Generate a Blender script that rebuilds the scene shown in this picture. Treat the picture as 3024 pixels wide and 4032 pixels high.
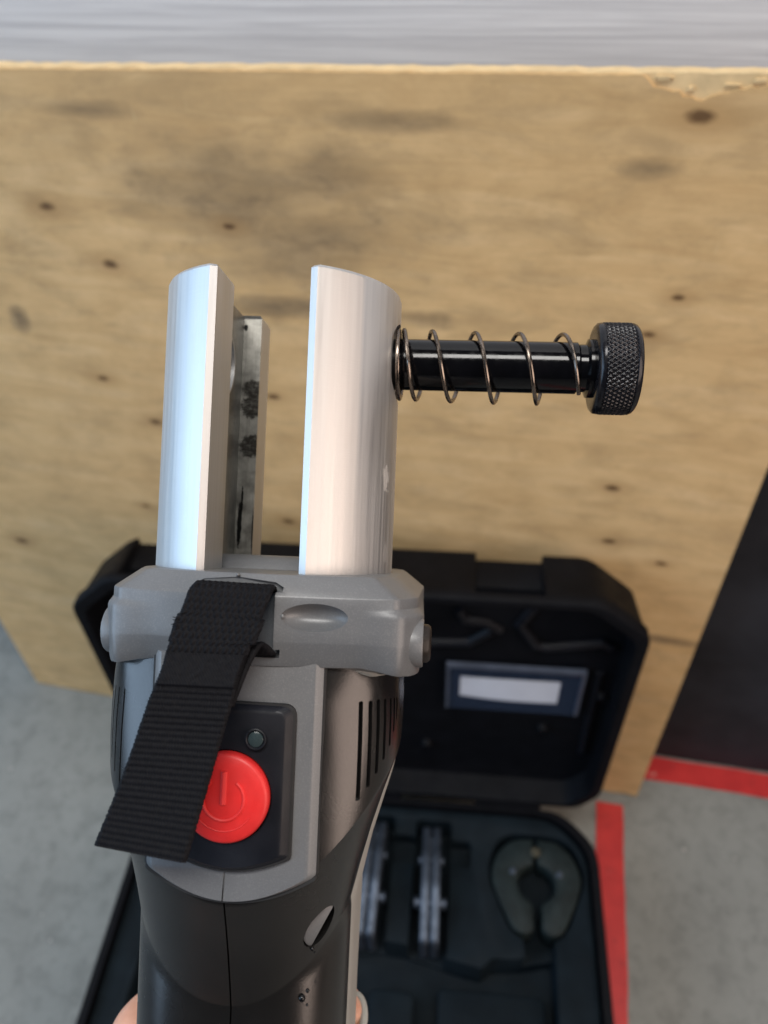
import bpy, bmesh, math, random
import numpy as np
from mathutils import Matrix, Vector, noise as mnoise

# ------------------------------------------------------------------ reset
for o in list(bpy.data.objects):
    bpy.data.objects.remove(o, do_unlink=True)
scene = bpy.context.scene
COL = scene.collection
rnd = random.Random(7)
PI = math.pi
R = math.radians

# ------------------------------------------------------------------ camera
cam_d = bpy.data.cameras.new("camera")
cam = bpy.data.objects.new("camera", cam_d)
COL.objects.link(cam)
scene.camera = cam
cam_d.sensor_fit = 'VERTICAL'
cam_d.sensor_height = 36.0
cam_d.lens = 27.7
cam_d.clip_start = 0.01
cam_d.clip_end = 60
cam.matrix_world = Matrix((
    (0.98041, -0.10971, 0.16356, 0.0),
    (0.19375, 0.68633, -0.70101, 0.0),
    (-0.03534, 0.71897, 0.69414, 0.90),
    (0, 0, 0, 1)))
cam_d.dof.use_dof = True
cam_d.dof.focus_distance = 0.218
cam_d.dof.aperture_fstop = 11.0

# ------------------------------------------------------------------ world
world = bpy.data.worlds.new("World")
scene.world = world
world.use_nodes = True
bg = world.node_tree.nodes["Background"]
bg.inputs[0].default_value = (0.80, 0.88, 1.0, 1)
bg.inputs[1].default_value = 0.025

# ------------------------------------------------------------------ lamps
def area_lamp(name, loc, target, sx, sy, power, color):
    d = bpy.data.lights.new(name, 'AREA')
    d.shape = 'RECTANGLE'
    d.size, d.size_y = sx, sy
    d.energy = power
    d.color = color
    o = bpy.data.objects.new(name, d)
    COL.objects.link(o)
    o.location = loc
    o.rotation_euler = (Vector(target) - Vector(loc)).to_track_quat('-Z', 'Y').to_euler()
    return o

area_lamp("daylight_opening", (-1.85, -0.62, 1.30), (-0.05, 0.15, 0.72), 2.0, 1.5, 36, (0.52, 0.74, 1.0))
area_lamp("warm_work_lamp", (1.80, -0.66, 1.35), (0.0, 0.15, 0.72), 1.9, 1.5, 32, (1.0, 0.80, 0.68))
area_lamp("overhead_fill", (-0.05, -0.15, 2.35), (-0.1, 0.35, 0.4), 1.3, 0.45, 31, (1.0, 0.97, 0.92))  # added fill from above, brightens plywood and floor; no fixture in view

vs = scene.view_settings
vs.view_transform = 'Standard'
vs.look = 'None'
vs.gamma = 1.0
vs.use_curve_mapping = False
vs.exposure = 0.0
scene.cycles.use_denoising = True
scene.cycles.max_bounces = 5
scene.cycles.diffuse_bounces = 3
scene.cycles.glossy_bounces = 3
scene.cycles.transmission_bounces = 4
scene.cycles.use_adaptive_sampling = True
scene.cycles.adaptive_threshold = 0.02

# ------------------------------------------------------------------ helpers: objects
def link_mesh(name, verts, faces, mat=None, parent=None, smooth=True, sharp=35):
    me = bpy.data.meshes.new(name)
    me.from_pydata([tuple(map(float, v)) for v in verts], [], [tuple(int(i) for i in f) for f in faces])
    bm = bmesh.new()
    bm.from_mesh(me)
    bmesh.ops.recalc_face_normals(bm, faces=bm.faces)
    bm.to_mesh(me)
    bm.free()
    o = bpy.data.objects.new(name, me)
    COL.objects.link(o)
    if mat:
        me.materials.append(mat)
    if parent:
        o.parent = parent
    shade(o, smooth, sharp)
    return o

def shade(o, smooth=True, sharp=35):
    me = o.data
    me.polygons.foreach_set("use_smooth", [smooth] * len(me.polygons))
    if smooth:
        me.set_sharp_from_angle(angle=R(sharp))
    me.update()

def bake(o):
    """replace the mesh by its evaluated (modified) mesh"""
    dg = bpy.context.evaluated_depsgraph_get()
    dg.update()
    me = bpy.data.meshes.new_from_object(o.evaluated_get(dg))
    old = o.data
    o.modifiers.clear()
    o.data = me
    me.name = o.name
    bpy.data.meshes.remove(old)
    return o

def cut(o, cutter, op='DIFFERENCE', sharp=35):
    m = o.modifiers.new("b", 'BOOLEAN')
    m.operation = op
    m.solver = 'EXACT'
    m.object = cutter
    bake(o)
    bpy.data.objects.remove(cutter, do_unlink=True)
    shade(o, True, sharp)
    return o

def bevel(o, w, seg=2, ang=40, sharp=50):
    m = o.modifiers.new("v", 'BEVEL')
    m.width = w
    m.segments = seg
    m.limit_method = 'ANGLE'
    m.angle_limit = R(ang)
    bake(o)
    shade(o, True, sharp)
    return o

def tag(o, label, cat=None, group=None, kind=None):
    if label: o["label"] = label
    if cat: o["category"] = cat
    if group: o["group"] = group
    if kind: o["kind"] = kind
    return o

def empty(name, loc=(0, 0, 0), rz=0.0):
    o = bpy.data.objects.new(name, None)
    COL.objects.link(o)
    o.location = loc
    o.rotation_euler = (0, 0, rz)
    o.empty_display_size = 0.02
    return o

# ------------------------------------------------------------------ helpers: shapes (return verts, faces)
def box(x0, x1, y0, y1, z0, z1):
    v = [(x, y, z) for z in (z0, z1) for y in (y0, y1) for x in (x0, x1)]
    f = [(0, 2, 3, 1), (4, 5, 7, 6), (0, 1, 5, 4), (2, 6, 7, 3), (0, 4, 6, 2), (1, 3, 7, 5)]
    return v, f

def join(*parts):
    V, F = [], []
    for v, f in parts:
        n = len(V)
        V += list(v)
        F += [tuple(i + n for i in q) for q in f]
    return V, F

def loft(rings, cap0=True, cap1=True, closed=True):
    n = len(rings[0])
    V = [p for r in rings for p in r]
    F = []
    for k in range(len(rings) - 1):
        for i in range(n if closed else n - 1):
            j = (i + 1) % n
            F.append((k * n + i, k * n + j, (k + 1) * n + j, (k + 1) * n + i))
    if cap0: F.append(tuple(range(n))[::-1])
    if cap1: F.append(tuple((len(rings) - 1) * n + i for i in range(n)))
    return V, F

def prism(poly, axis, a, b):
    """extrude a 2D polygon. axis 'z': poly=(x,y); 'y': poly=(x,z); 'x': poly=(y,z)"""
    def P(p, t):
        return {'z': (p[0], p[1], t), 'y': (p[0], t, p[1]), 'x': (t, p[0], p[1])}[axis]
    return loft([[P(p, a) for p in poly], [P(p, b) for p in poly]])

def lathe(profile, axis='x', n=64, c=(0, 0, 0), cap0=True, cap1=True):
    """profile: list of (along, radius)"""
    rings = []
    for (t, r) in profile:
        ring = []
        for i in range(n):
            a = 2 * PI * i / n
            u, w = r * math.cos(a), r * math.sin(a)
            p = {'x': (t, u, w), 'y': (u, t, w), 'z': (u, w, t)}[axis]
            ring.append((p[0] + c[0], p[1] + c[1], p[2] + c[2]))
        rings.append(ring)
    return loft(rings, cap0, cap1)

def tube(path, r, n=10, caps=True):
    path = [Vector(p) for p in path]
    rings = []
    t0 = (path[1] - path[0]).normalized()
    up = Vector((0, 0, 1)) if abs(t0.z) < 0.9 else Vector((1, 0, 0))
    nrm = t0.cross(up).normalized()
    for i, p in enumerate(path):
        t = (path[min(i + 1, len(path) - 1)] - path[max(i - 1, 0)]).normalized()
        nrm = (nrm - t * nrm.dot(t)).normalized()
        b = t.cross(nrm)
        rr = r[i] if isinstance(r, (list, tuple)) else r
        rings.append([tuple(p + nrm * math.cos(2 * PI * k / n) * rr + b * math.sin(2 * PI * k / n) * rr) for k in range(n)])
    return loft(rings, caps, caps)

def ellipsoid(c, rad, n=32, m=16):
    rings = []
    for k in range(1, m):
        a = PI * k / m
        rings.append([(c[0] + rad[0] * math.sin(a) * math.cos(2 * PI * i / n), c[1] + rad[1] * math.sin(a) * math.sin(2 * PI * i / n), c[2] + rad[2] * math.cos(a)) for i in range(n)])
    return loft(rings)

def round_poly(pts, r, seg=5):
    """round the corners of a convex-ish 2D polygon"""
    out = []
    n = len(pts)
    for i in range(n):
        p0, p1, p2 = (Vector(pts[i - 1]), Vector(pts[i]), Vector(pts[(i + 1) % n]))
        rr = r[i] if isinstance(r, (list, tuple)) else r
        if rr <= 0:
            out.append(tuple(p1)); continue
        d0, d1 = (p0 - p1), (p2 - p1)
        l = min(rr, d0.length * .48, d1.length * .48)
        a, b = p1 + d0.normalized() * l, p1 + d1.normalized() * l
        for k in range(seg + 1):
            t = k / seg
            q = a * (1 - t) ** 2 + p1 * 2 * t * (1 - t) + b * t * t
            out.append(tuple(q))
    return out

MMS = 0.001
def mm(vf):
    return [(x * MMS, y * MMS, z * MMS) for x, y, z in vf[0]], vf[1]

# ------------------------------------------------------------------ helpers: materials
class NT:
    def __init__(self, name):
        self.m = bpy.data.materials.new(name)
        self.m.use_nodes = True
        self.t = self.m.node_tree
        self.b = self.t.nodes["Principled BSDF"]
        self.tc = self.t.nodes.new("ShaderNodeTexCoord")
    def n(self, kind, **kw):
        x = self.t.nodes.new("ShaderNode" + kind)
        for k, v in kw.items(): setattr(x, k, v)
        return x
    def l(self, a, b): self.t.links.new(a, b)
    def coord(self, scale=(1, 1, 1), rot=(0, 0, 0), loc=(0, 0, 0), out="Object"):
        mp = self.n("Mapping")
        mp.inputs["Scale"].default_value = scale
        mp.inputs["Rotation"].default_value = rot
        mp.inputs["Location"].default_value = loc
        self.l(self.tc.outputs[out], mp.inputs[0])
        return mp.outputs[0]
    def noise(self, co, scale, detail=4, rough=.55, dist=0.0):
        x = self.n("TexNoise")
        x.inputs["Scale"].default_value = scale
        x.inputs["Detail"].default_value = detail
        x.inputs["Roughness"].default_value = rough
        x.inputs["Distortion"].default_value = dist
        self.l(co, x.inputs["Vector"])
        return x.outputs["Fac"]
    def ramp(self, fac, stops):
        r = self.n("ValToRGB")
        while len(r.color_ramp.elements) < len(stops): r.color_ramp.elements.new(.5)
        for e, (p, c) in zip(r.color_ramp.elements, stops):
            e.position = p
            e.color = (c, c, c, 1) if isinstance(c, (int, float)) else (*c, 1)
        self.l(fac, r.inputs[0])
        return r.outputs[0]
    def mix(self, fac, a, b, mode='MIX'):
        x = self.n("Mix", data_type='RGBA', blend_type=mode)
        for s, v in ((x.inputs[0], fac), (x.inputs[6], a), (x.inputs[7], b)):
            if isinstance(v, (int, float)): s.default_value = v
            elif isinstance(v, tuple): s.default_value = (*v, 1)
            else: self.l(v, s)
        return x.outputs[2]
    def math(self, op, a, b=0.0, clamp=False):
        x = self.n("Math", operation=op, use_clamp=clamp)
        for s, v in ((x.inputs[0], a), (x.inputs[1], b)):
            if isinstance(v, (int, float)): s.default_value = v
            else: self.l(v, s)
        return x.outputs[0]
    def bump(self, h, strength=.3, dist=.001, prev=None):
        x = self.n("Bump")
        x.inputs["Strength"].default_value = strength
        x.inputs["Distance"].default_value = dist
        self.l(h, x.inputs["Height"])
        if prev: self.l(prev, x.inputs["Normal"])
        self.l(x.outputs[0], self.b.inputs["Normal"])
        return x.outputs[0]
    def spot(self, c, rad, wob=0.0, soft=.5, co=None):
        """soft elliptical mask round c (object space), wobbled by a noise value"""
        mp = self.n("Mapping")
        mp.inputs["Scale"].default_value = tuple(1.0 / r for r in rad)
        mp.inputs["Location"].default_value = tuple(-a / r for a, r in zip(c, rad))
        self.l(co or self.tc.outputs["Object"], mp.inputs[0])
        ln = self.n("VectorMath", operation='LENGTH')
        self.l(mp.outputs[0], ln.inputs[0])
        v = ln.outputs["Value"]
        if wob: v = self.math('ADD', v, wob)
        mr = self.n("MapRange", interpolation_type='SMOOTHSTEP')
        mr.inputs[1].default_value = 1.0
        mr.inputs[2].default_value = 1.0 - soft
        mr.inputs[3].default_value = 0.0
        mr.inputs[4].default_value = 1.0
        self.l(v, mr.inputs[0])
        return mr.outputs[0]
    def set(self, **kw):
        for k, v in kw.items():
            s = self.b.inputs[k.replace("_", " ")]
            if isinstance(v, (int, float)): s.default_value = v
            elif isinstance(v, tuple): s.default_value = (*v, 1) if len(v) == 3 else v
            else: self.l(v, s)
        return self

def simple(name, col, rough=.5, metal=0.0, var=.12, scale=60, bump=0.0, bscale=900, bdist=.0003, rvar=.12, spec=.5):
    t = NT(name)
    co = t.tc.outputs["Object"]
    n1 = t.noise(co, scale, 5)
    dark = tuple(c * (1 - var) for c in col)
    light = tuple(min(1, c * (1 + var)) for c in col)
    t.set(Base_Color=t.ramp(n1, [(.3, dark), (.7, light)]), Metallic=metal)
    n2 = t.noise(co, scale * 2.3, 4)
    t.set(Roughness=t.ramp(n2, [(.3, max(0, rough - rvar / 2)), (.7, min(1, rough + rvar / 2))]))
    t.b.inputs["Specular IOR Level"].default_value = spec
    if bump:
        t.bump(t.noise(co, bscale, 3), bump, bdist)
    return t.m

# ------------------------------------------------------------------ materials
def mat_plywood():
    t = NT("plywood")
    co = t.tc.outputs["Object"]
    g1 = t.noise(t.coord((2.6, 2.6, 15)), 3.0, 8, .66, 1.2)
    g2 = t.noise(t.coord((5, 5, 170)), 3.2, 5, .6, .3)
    big = t.noise(t.coord((1, 1, 1.7)), 7.5, 5, .6)
    mot = t.noise(t.coord((1, 1, 1.2)), 30, 5, .65)
    c = t.ramp(g1, [(.25, (.54, .345, .160)), (.5, (.66, .445, .218)), (.75, (.73, .515, .28))])
    c = t.mix(t.ramp(g2, [(.40, .0), (.75, .22)]), c, (.42, .27, .11), 'MIX')
    c = t.mix(t.ramp(mot, [(.45, 0.0), (.72, .42)]), c, (.36, .23, .105))
    pore = t.noise(t.coord((14, 14, 300)), 4.0, 3, .6)
    c = t.mix(t.ramp(pore, [(.62, 0.0), (.74, .22)]), c, (.30, .18, .08))
    wob = t.math('ADD', t.math('MULTIPLY', t.math('SUBTRACT', big, .5), 1.7), t.math('MULTIPLY', t.math('SUBTRACT', mot, .5), 1.3))
    wob2 = t.math('MULTIPLY', t.math('SUBTRACT', mot, .5), 1.6)
    # worn grime (grey brown patches in the upper half)
    def nearest(items):
        d = None
        for (x, z, rx, rz) in items:
            mp = t.n("Mapping")
            mp.inputs["Scale"].default_value = (1 / rx, 0, 1 / rz)
            mp.inputs["Location"].default_value = (-(x + .219) / rx, 0, -z / rz)
            t.l(co, mp.inputs[0])
            ln = t.n("VectorMath", operation='LENGTH')
            t.l(mp.outputs[0], ln.inputs[0])
            d = ln.outputs["Value"] if d is None else t.math('MINIMUM', d, ln.outputs["Value"])
        return d
    dg = nearest([(-.195, .690, .105, .046), (-.165, .668, .110, .044), (-.140, .705, .055, .030), (-.10, .742, .05, .008),
                  (.055, .722, .020, .008), (-.300, .742, .04, .007), (-.16, .612, .11, .010), (-.41, .58, .012, .016), (.15, .30, .05, .008)])
    gm = t.ramp(t.math('ADD', dg, wob), [(.0, .92), (.5, .62), (1.0, 0.0)])
    brk = t.noise(t.coord((1, 1, 2.2), (0, .3, 0)), 38, 8, .72, .4)
    gm = t.math('MULTIPLY', gm, t.ramp(brk, [(.30, .55), (.60, 1.0)]))
    c = t.mix(gm, c, (.135, .098, .062))
    sm2 = t.noise(t.coord((1, 1, 2.6)), 16, 7, .68, .5)
    c = t.mix(t.ramp(sm2, [(.50, 0.0), (.72, .42)]), c, (.30, .21, .115))
    # darker brown tint, heavier towards the upper edge
    sx = t.n("SeparateXYZ"); t.l(co, sx.inputs[0])
    up = t.math('ADD', sx.outputs[2], t.math('MULTIPLY', t.math('SUBTRACT', sm2, .5), .45))
    c = t.mix(t.ramp(up, [(.60, 0.0), (.78, .36)]), c, (.34, .23, .11))
    # knots
    dk = nearest([(x, z, r * 1.7, r * .85) for (x, z, r) in [(-.351, .676, .0050), (-.313, .635, .0048), (-.352, .53, .0042), (-.314, .489, .0052), (-.352, .382, .003),
                  (-.213, .67, .0035), (.076, .751, .0056), (.074, .615, .0036), (.087, .643, .0032), (.073, .477, .0040),
                  (.08, .418, .0044), (-.201, .53, .004), (-.206, .388, .004), (-.52, .3, .005), (.125, .40, .003)]])
    dk = t.math('ADD', dk, wob2)
    hal = t.n("MapRange"); hal.inputs[1].default_value = 3.4; hal.inputs[2].default_value = .6; hal.inputs[3].default_value = 0; hal.inputs[4].default_value = .5
    t.l(dk, hal.inputs[0])
    c = t.mix(hal.outputs[0], c, (.33, .19, .075))
    c = t.mix(t.ramp(dk, [(.35, .85), (1.0, 0.0)]), c, (.075, .034, .014))
    # pale scratches
    sc = t.noise(t.coord((60, 1, 9), (0, .5, 0)), 3.0, 2, .4)
    c = t.mix(t.ramp(sc, [(.74, 0.0), (.80, .35)]), c, (.66, .52, .30))
    t.set(Base_Color=c, Roughness=.62)
    t.b.inputs["Specular IOR Level"].default_value = .3
    t.bump(g2, .25, .0006)
    return t.m

def mat_white_wood():
    t = NT("white_washed_wood")
    g1 = t.noise(t.coord((1.2, 1.2, 55)), 3.0, 6, .6, .5)
    g2 = t.noise(t.coord((1.6, 1.6, 105)), 3.0, 5, .62, .8)
    c = t.ramp(g1, [(.3, (.57, .575, .59)), (.65, (.65, .655, .67))])
    c = t.mix(t.ramp(g2, [(.42, 0.0), (.62, .6)]), c, (.38, .38, .40))
    t.set(Base_Color=c, Roughness=.6)
    t.bump(g2, .3, .0006)
    return t.m

def mat_concrete():
    t = NT("concrete")
    co = t.tc.outputs["Object"]
    a = t.noise(co, 5, 6, .6)
    b = t.noise(co, 45, 6, .65)
    d = t.noise(co, 260, 4, .6)
    c = t.ramp(a, [(.3, (.175, .182, .172)), (.7, (.240, .248, .236))])
    c = t.mix(t.ramp(b, [(.48, 0.0), (.70, .50)]), c, (.095, .100, .096))
    b2 = t.noise(t.coord((1, 1, 1), (0, 0, .4)), 120, 3, .6)
    c = t.mix(t.ramp(b2, [(.60, 0.0), (.70, .35)]), c, (.085, .088, .085))
    c = t.mix(t.ramp(d, [(.62, 0.0), (.78, .5)]), c, (.36, .36, .34))
    e = t.noise(co, 90, 2, .5)
    c = t.mix(t.ramp(e, [(.72, 0.0), (.77, .7)]), c, (.45, .44, .41))
    k = t.noise(t.coord((1, 1, 1), (0, 0, .6)), 11, 3, .5, 2.5)
    c = t.mix(t.ramp(k, [(.49, 0.0), (.5, .35), (.51, 0.0)]), c, (.13, .13, .125))
    t.set(Base_Color=c, Roughness=t.ramp(b, [(.3, .55), (.7, .8)]))
    t.bump(d, .25, .0008)
    return t.m

def mat_tape():
    t = NT("red_tape")
    co = t.tc.outputs["Object"]
    a = t.noise(co, 40, 5, .6)
    b = t.noise(co, 130, 4, .65)
    c = t.ramp(a, [(.3, (.40, .022, .024)), (.7, (.52, .034, .032))])
    c = t.mix(t.ramp(b, [(.56, 0.0), (.72, .6)]), c, (.22, .02, .02))
    w = t.noise(co, 28, 4, .7)
    c = t.mix(t.ramp(w, [(.64, 0.0), (.72, .5)]), c, (.60, .40, .36))
    t.set(Base_Color=c, Roughness=.45)
    t.bump(a, .2, .0008)
    return t.m

def mat_alu():
    t = NT("turned_aluminium")
    lines = t.noise(t.coord((3, 3, 900)), 3, 3, .6)
    streak = t.noise(t.coord((260, 260, 6)), 3, 3, .55)
    sm = t.noise(t.tc.outputs["Object"], 60, 4, .6)
    c = t.ramp(streak, [(.3, (.56, .56, .56)), (.7, (.64, .637, .632))])
    c = t.mix(t.ramp(sm, [(.55, 0.0), (.8, .25)]), c, (.52, .505, .46))
    # dull pale scrape low on the outer side of the fork
    wob = t.math('MULTIPLY', t.math('SUBTRACT', t.noise(t.tc.outputs["Object"], 420, 5, .7), .5), 2.5)
    m = t.spot((.0325, -.011, .027), (.008, .0022, .0042), wob, .35)
    m2 = t.spot((.033, -.0095, .006), (.008, .0016, .003), wob, .35)
    mk = t.math('MULTIPLY', t.math('MAXIMUM', m, t.math('MULTIPLY', m2, .4)), .6)
    c = t.mix(mk, c, (.80, .78, .75))
    nk = t.noise(t.coord((900, 900, 120), (0, .25, 0)), 1.0, 2, .5)
    c = t.mix(t.ramp(nk, [(.74, 0.0), (.80, .5)]), c, (.50, .49, .47))
    r = t.ramp(streak, [(.3, .44), (.7, .56)])
    t.set(Base_Color=c, Metallic=1.0, Roughness=t.mix(mk, r, (.75, .75, .75)))
    t.bump(lines, .18, .00012)
    return t.m

def mat_greasy_steel():
    t = NT("greasy_steel")
    co = t.tc.outputs["Object"]
    a = t.noise(co, 160, 6, .65)
    s = t.noise(t.coord((700, 700, 40)), 2, 4, .6)
    c = t.ramp(a, [(.3, (.16, .155, .14)), (.7, (.36, .35, .32))])
    c = t.mix(t.ramp(s, [(.5, 0.0), (.75, .5)]), c, (.10, .095, .085))
    wob = t.math('MULTIPLY', t.math('SUBTRACT', t.noise(co, 700, 5, .7), .5), 1.3)
    for (z, rz, s_) in [(.0575, .0035, 1.0), (.0515, .0045, .95), (.0385, .0045, .97)]:
        m = t.spot((-.0145, .02, z), (.0042, .01, rz), wob, .3)
        c = t.mix(t.math('MULTIPLY', m, t.ramp(t.noise(t.coord((500, 500, 900)), 1.0, 4, .65), [(.30, .6), (.55, 1.0)])), c, (.030, .027, .023))
    for (x, z, rx, rz) in [(-.0172, .0125, .0009, .0085), (-.0166, .02, .0004, .006), (-.0126, .010, .0004, .009), (-.0178, .078, .0008, .0012)]:
        m = t.spot((x, .02, z), (rx, .01, rz), wob, .3)
        c = t.mix(m, c, (.006, .006, .006))
    t.set(Base_Color=c, Metallic=.75, Roughness=t.ramp(a, [(.3, .32), (.7, .55)]))
    t.bump(a, .35, .0004)
    return t.m

def mat_housing(name, lo, hi, rough, fleck, bump, metal=0.0):
    t = NT(name)
    co = t.tc.outputs["Object"]
    a = t.noise(co, 25, 4, .6)
    g = t.noise(co, 2600, 2, .6)
    c = t.ramp(a, [(.3, lo), (.7, hi)])
    c = t.mix(t.ramp(g, [(.50, 0.0), (.70, fleck)]), c, tuple(min(1, x * 2.2) for x in hi))
    sm = t.noise(co, 110, 5, .7)
    c = t.mix(t.ramp(sm, [(.58, 0.0), (.8, .22)]), c, tuple(x * .55 for x in lo))
    t.set(Base_Color=c, Roughness=t.ramp(a, [(.3, rough - .05), (.7, rough + .06)]))
    t.b.inputs['Metallic'].default_value = metal
    t.bump(t.noise(co, 1900, 3, .6), bump, .0002)
    return t.m

def mat_webbing():
    t = NT("nylon_webbing")
    co = t.tc.outputs["Object"]
    a = t.noise(co, 300, 4, .6)
    f = t.noise(t.coord((2500, 2500, 700)), 1, 3, .6)
    c = t.ramp(f, [(.3, (.0022, .0022, .0035)), (.75, (.007, .0068, .0085))])
    c = t.mix(t.ramp(a, [(.6, 0.0), (.8, .4)]), c, (.013, .0125, .0125))
    t.set(Base_Color=c, Roughness=.7)
    t.b.inputs["Specular IOR Level"].default_value = .12
    t.bump(f, .3, .0002)
    return t.m

def mat_skin():
    t = NT("skin")
    co = t.tc.outputs["Object"]
    a = t.noise(co, 90, 5, .6)
    c = t.ramp(a, [(.3, (.52, .26, .18)), (.7, (.62, .34, .24))])
    t.set(Base_Color=c, Roughness=.5)
    t.b.inputs["Subsurface Weight"].default_value = .25
    t.b.inputs["Subsurface Radius"].default_value = (.006, .0025, .0012)
    t.b.inputs["Subsurface Scale"].default_value = 1.0
    t.bump(t.noise(co, 900, 4, .7), .25, .0004)
    return t.m

M = {}
M['ply'] = mat_plywood()
M['ply_core'] = simple("plywood_core", (.62, .46, .25), .75, var=.14, scale=90, bump=.25, bscale=300, bdist=.0008)
M['white'] = mat_white_wood()
M['concrete'] = mat_concrete()
M['tape'] = mat_tape()
M['dark_wall'] = simple("dark_painted_board", (.026, .028, .036), .75, spec=.25, var=.35, scale=14, bump=.15, bscale=120, bdist=.001)
M['alu'] = mat_alu()
M['steel'] = mat_greasy_steel()
M['grey'] = mat_housing("light_grey_housing", (.112, .117, .125), (.138, .140, .146), .38, .16, .12, .10)
M['dark'] = mat_housing("dark_grey_plastic", (.062, .060, .060), (.082, .079, .078), .25, .08, .14, .90)
M['rear'] = mat_housing("pale_grey_plastic", (.30, .30, .28), (.34, .33, .31), .5, .05, .08)
M['panel'] = simple("black_panel_plastic", (.007, .008, .012), .42, spec=.28, var=.2, scale=60, bump=.2, bscale=2000, bdist=.00015)
M['gap'] = simple("black_gap", (.006, .006, .007), .7, var=.2)  # black that paints the shade in the gaps round plate and panel
M['red'] = simple("red_button_plastic", (.60, .022, .022), .45, var=.14, scale=130, bump=.06, bscale=1500, bdist=.0001)
M['led'] = simple("smoked_lens", (.03, .045, .05), .12, var=.1)
M['oxide'] = simple("black_oxide_steel", (.003, .003, .004), .13, .1, spec=.4, var=.3, scale=180, bump=.05, bscale=700, bdist=.0002)
M['knurl'] = simple("knurled_black_steel", (.010, .010, .013), .22, .35, spec=.5, var=.3, scale=300)
M['spring'] = simple("spring_wire", (.21, .175, .15), .26, 1.0, var=.3, scale=260)
M['btn'] = simple("brown_black_rubber", (.018, .014, .012), .42, spec=.3, var=.3, scale=120, bump=.1)
M['web'] = mat_webbing()
M['skin'] = mat_skin()
M['nail'] = simple("nail", (.66, .40, .32), .3, var=.05)
M['case'] = simple("black_case_plastic", (.0032, .0036, .0052), .6, spec=.10, var=.25, scale=40, bump=.2, bscale=700, bdist=.0004)
M['rib'] = simple("highlight_case_rib", (.0035, .004, .007), .5, spec=.3, var=.4, scale=90)  # case plastic made paler and glossier so the ribs show highlights
M['tray'] = simple("dark_tray_plastic", (.0060, .0105, .0145), .65, spec=.10, var=.3, scale=30, bump=.25, bscale=500, bdist=.0005)
M['jaw'] = simple("jaw_steel", (.085, .105, .14), .5, .8, var=.25, scale=120)
M['ring'] = simple("phosphated_ring_steel", (.011, .018, .019), .6, .1, spec=.25, var=.35, scale=80)
M['paper'] = simple("paper", (.70, .72, .77), .7, var=.05)
M['brass'] = simple("brass_pin", (.07, .065, .045), .5, .5, var=.2)
t_ = NT("clear_pocket"); t_.set(Base_Color=(.20, .32, .60), Roughness=.15); t_.b.inputs["Transmission Weight"].default_value = .55; t_.b.inputs["Alpha"].default_value = .09
M['clear'] = t_.m
M['frame'] = simple("pocket_edge_plastic", (.055, .065, .09), .35, var=.3, scale=50)

# ------------------------------------------------------------------ setting
def sheet_grid(x0, x1, y0, y1, z, nx, ny):
    V = [(x0 + (x1 - x0) * i / nx, y0 + (y1 - y0) * j / ny, z) for j in range(ny + 1) for i in range(nx + 1)]
    F = [(j * (nx + 1) + i, j * (nx + 1) + i + 1, (j + 1) * (nx + 1) + i + 1, (j + 1) * (nx + 1) + i) for j in range(ny) for i in range(nx)]
    return V, F

fl = link_mesh("floor", *sheet_grid(-3, 3, -3, .64, 0, 12, 8), M['concrete'])
tag(fl, "grey mottled concrete floor", kind="structure")
wl = link_mesh("wall_back", *box(-3, 3, .605, .66, -.02, 2.2), M['white'])
tag(wl, "white washed wooden wall boards above the plywood", kind="structure")

dp = link_mesh("dark_panel", *box(.06, 1.6, .537, .59, .002, .70), M['dark_wall'], smooth=False)
bevel(dp, .003, 2)
tag(dp, "dark blue-black painted panel standing right of the plywood sheet", "panel")

# red floor tape (thin strips with slightly uneven edges)
def tape_strip(name, p0, p1, w, label):
    p0, p1 = Vector(p0), Vector(p1)
    d = (p1 - p0).normalized(); s = Vector((-d.y, d.x))
    n = 60
    L, Rr_ = [], []
    for i in range(n + 1):
        c = p0 + (p1 - p0) * (i / n)
        L.append(c + s * (w / 2 + rnd.uniform(-.0007, .0007)))
        Rr_.append(c - s * (w / 2 + rnd.uniform(-.0007, .0007)))
    V = [(p.x, p.y, z) for z in (.0003, .0012) for p in L + Rr_]
    k = n + 1
    F = []
    for i in range(n):
        F.append((2 * k + i, 2 * k + i + 1, 3 * k + i + 1, 3 * k + i))
        F.append((i, k + i, k + i + 1, i + 1))
        F.append((i, i + 1, 2 * k + i + 1, 2 * k + i))
        F.append((k + i, 3 * k + i, 3 * k + i + 1, k + i + 1))
    F += [(0, 2 * k, 3 * k, k), (n, k + n, 3 * k + n, 2 * k + n)]
    o = link_mesh(name, V, F, M['tape'], smooth=False)
    return tag(o, label, "tape", "red tape strips on the floor")
tape_strip("floor_tape", (.146, .466), (.151, -.6), .031, "red floor tape strip running towards the camera beside the open case")
tape_strip("floor_tape", (-.1, .5205), (1.6, .5205), .031, "red floor tape strip along the foot of the dark panel")

# ------------------------------------------------------------------ plywood sheet
ply = empty("plywood_sheet", (-.219, .491, 0), R(-1.75))
tag(ply, "stained tan plywood sheet with knots leaning behind the tool", "plywood")
PW, PT, PH = .396, .015, .767
def edge_pts(n, amp, seed):
    q = random.Random(seed)
    return [q.uniform(-amp, amp) for _ in range(n + 1)]
# core with slightly rough outline
n = 120
top = edge_pts(n, .0005, 3); bot = edge_pts(n, .0010, 4)
PHX = lambda x: PH + .016 * x
outl = [(-PW + 2 * PW * i / n, .001 + abs(bot[i])) for i in range(n + 1)] + [(PW - 2 * PW * i / n, PHX(PW - 2 * PW * i / n) + top[i]) for i in range(n + 1)]
link_mesh("core", *prism(outl, 'y', .0022, PT - .0022), M['ply_core'], ply, smooth=False)
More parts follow.
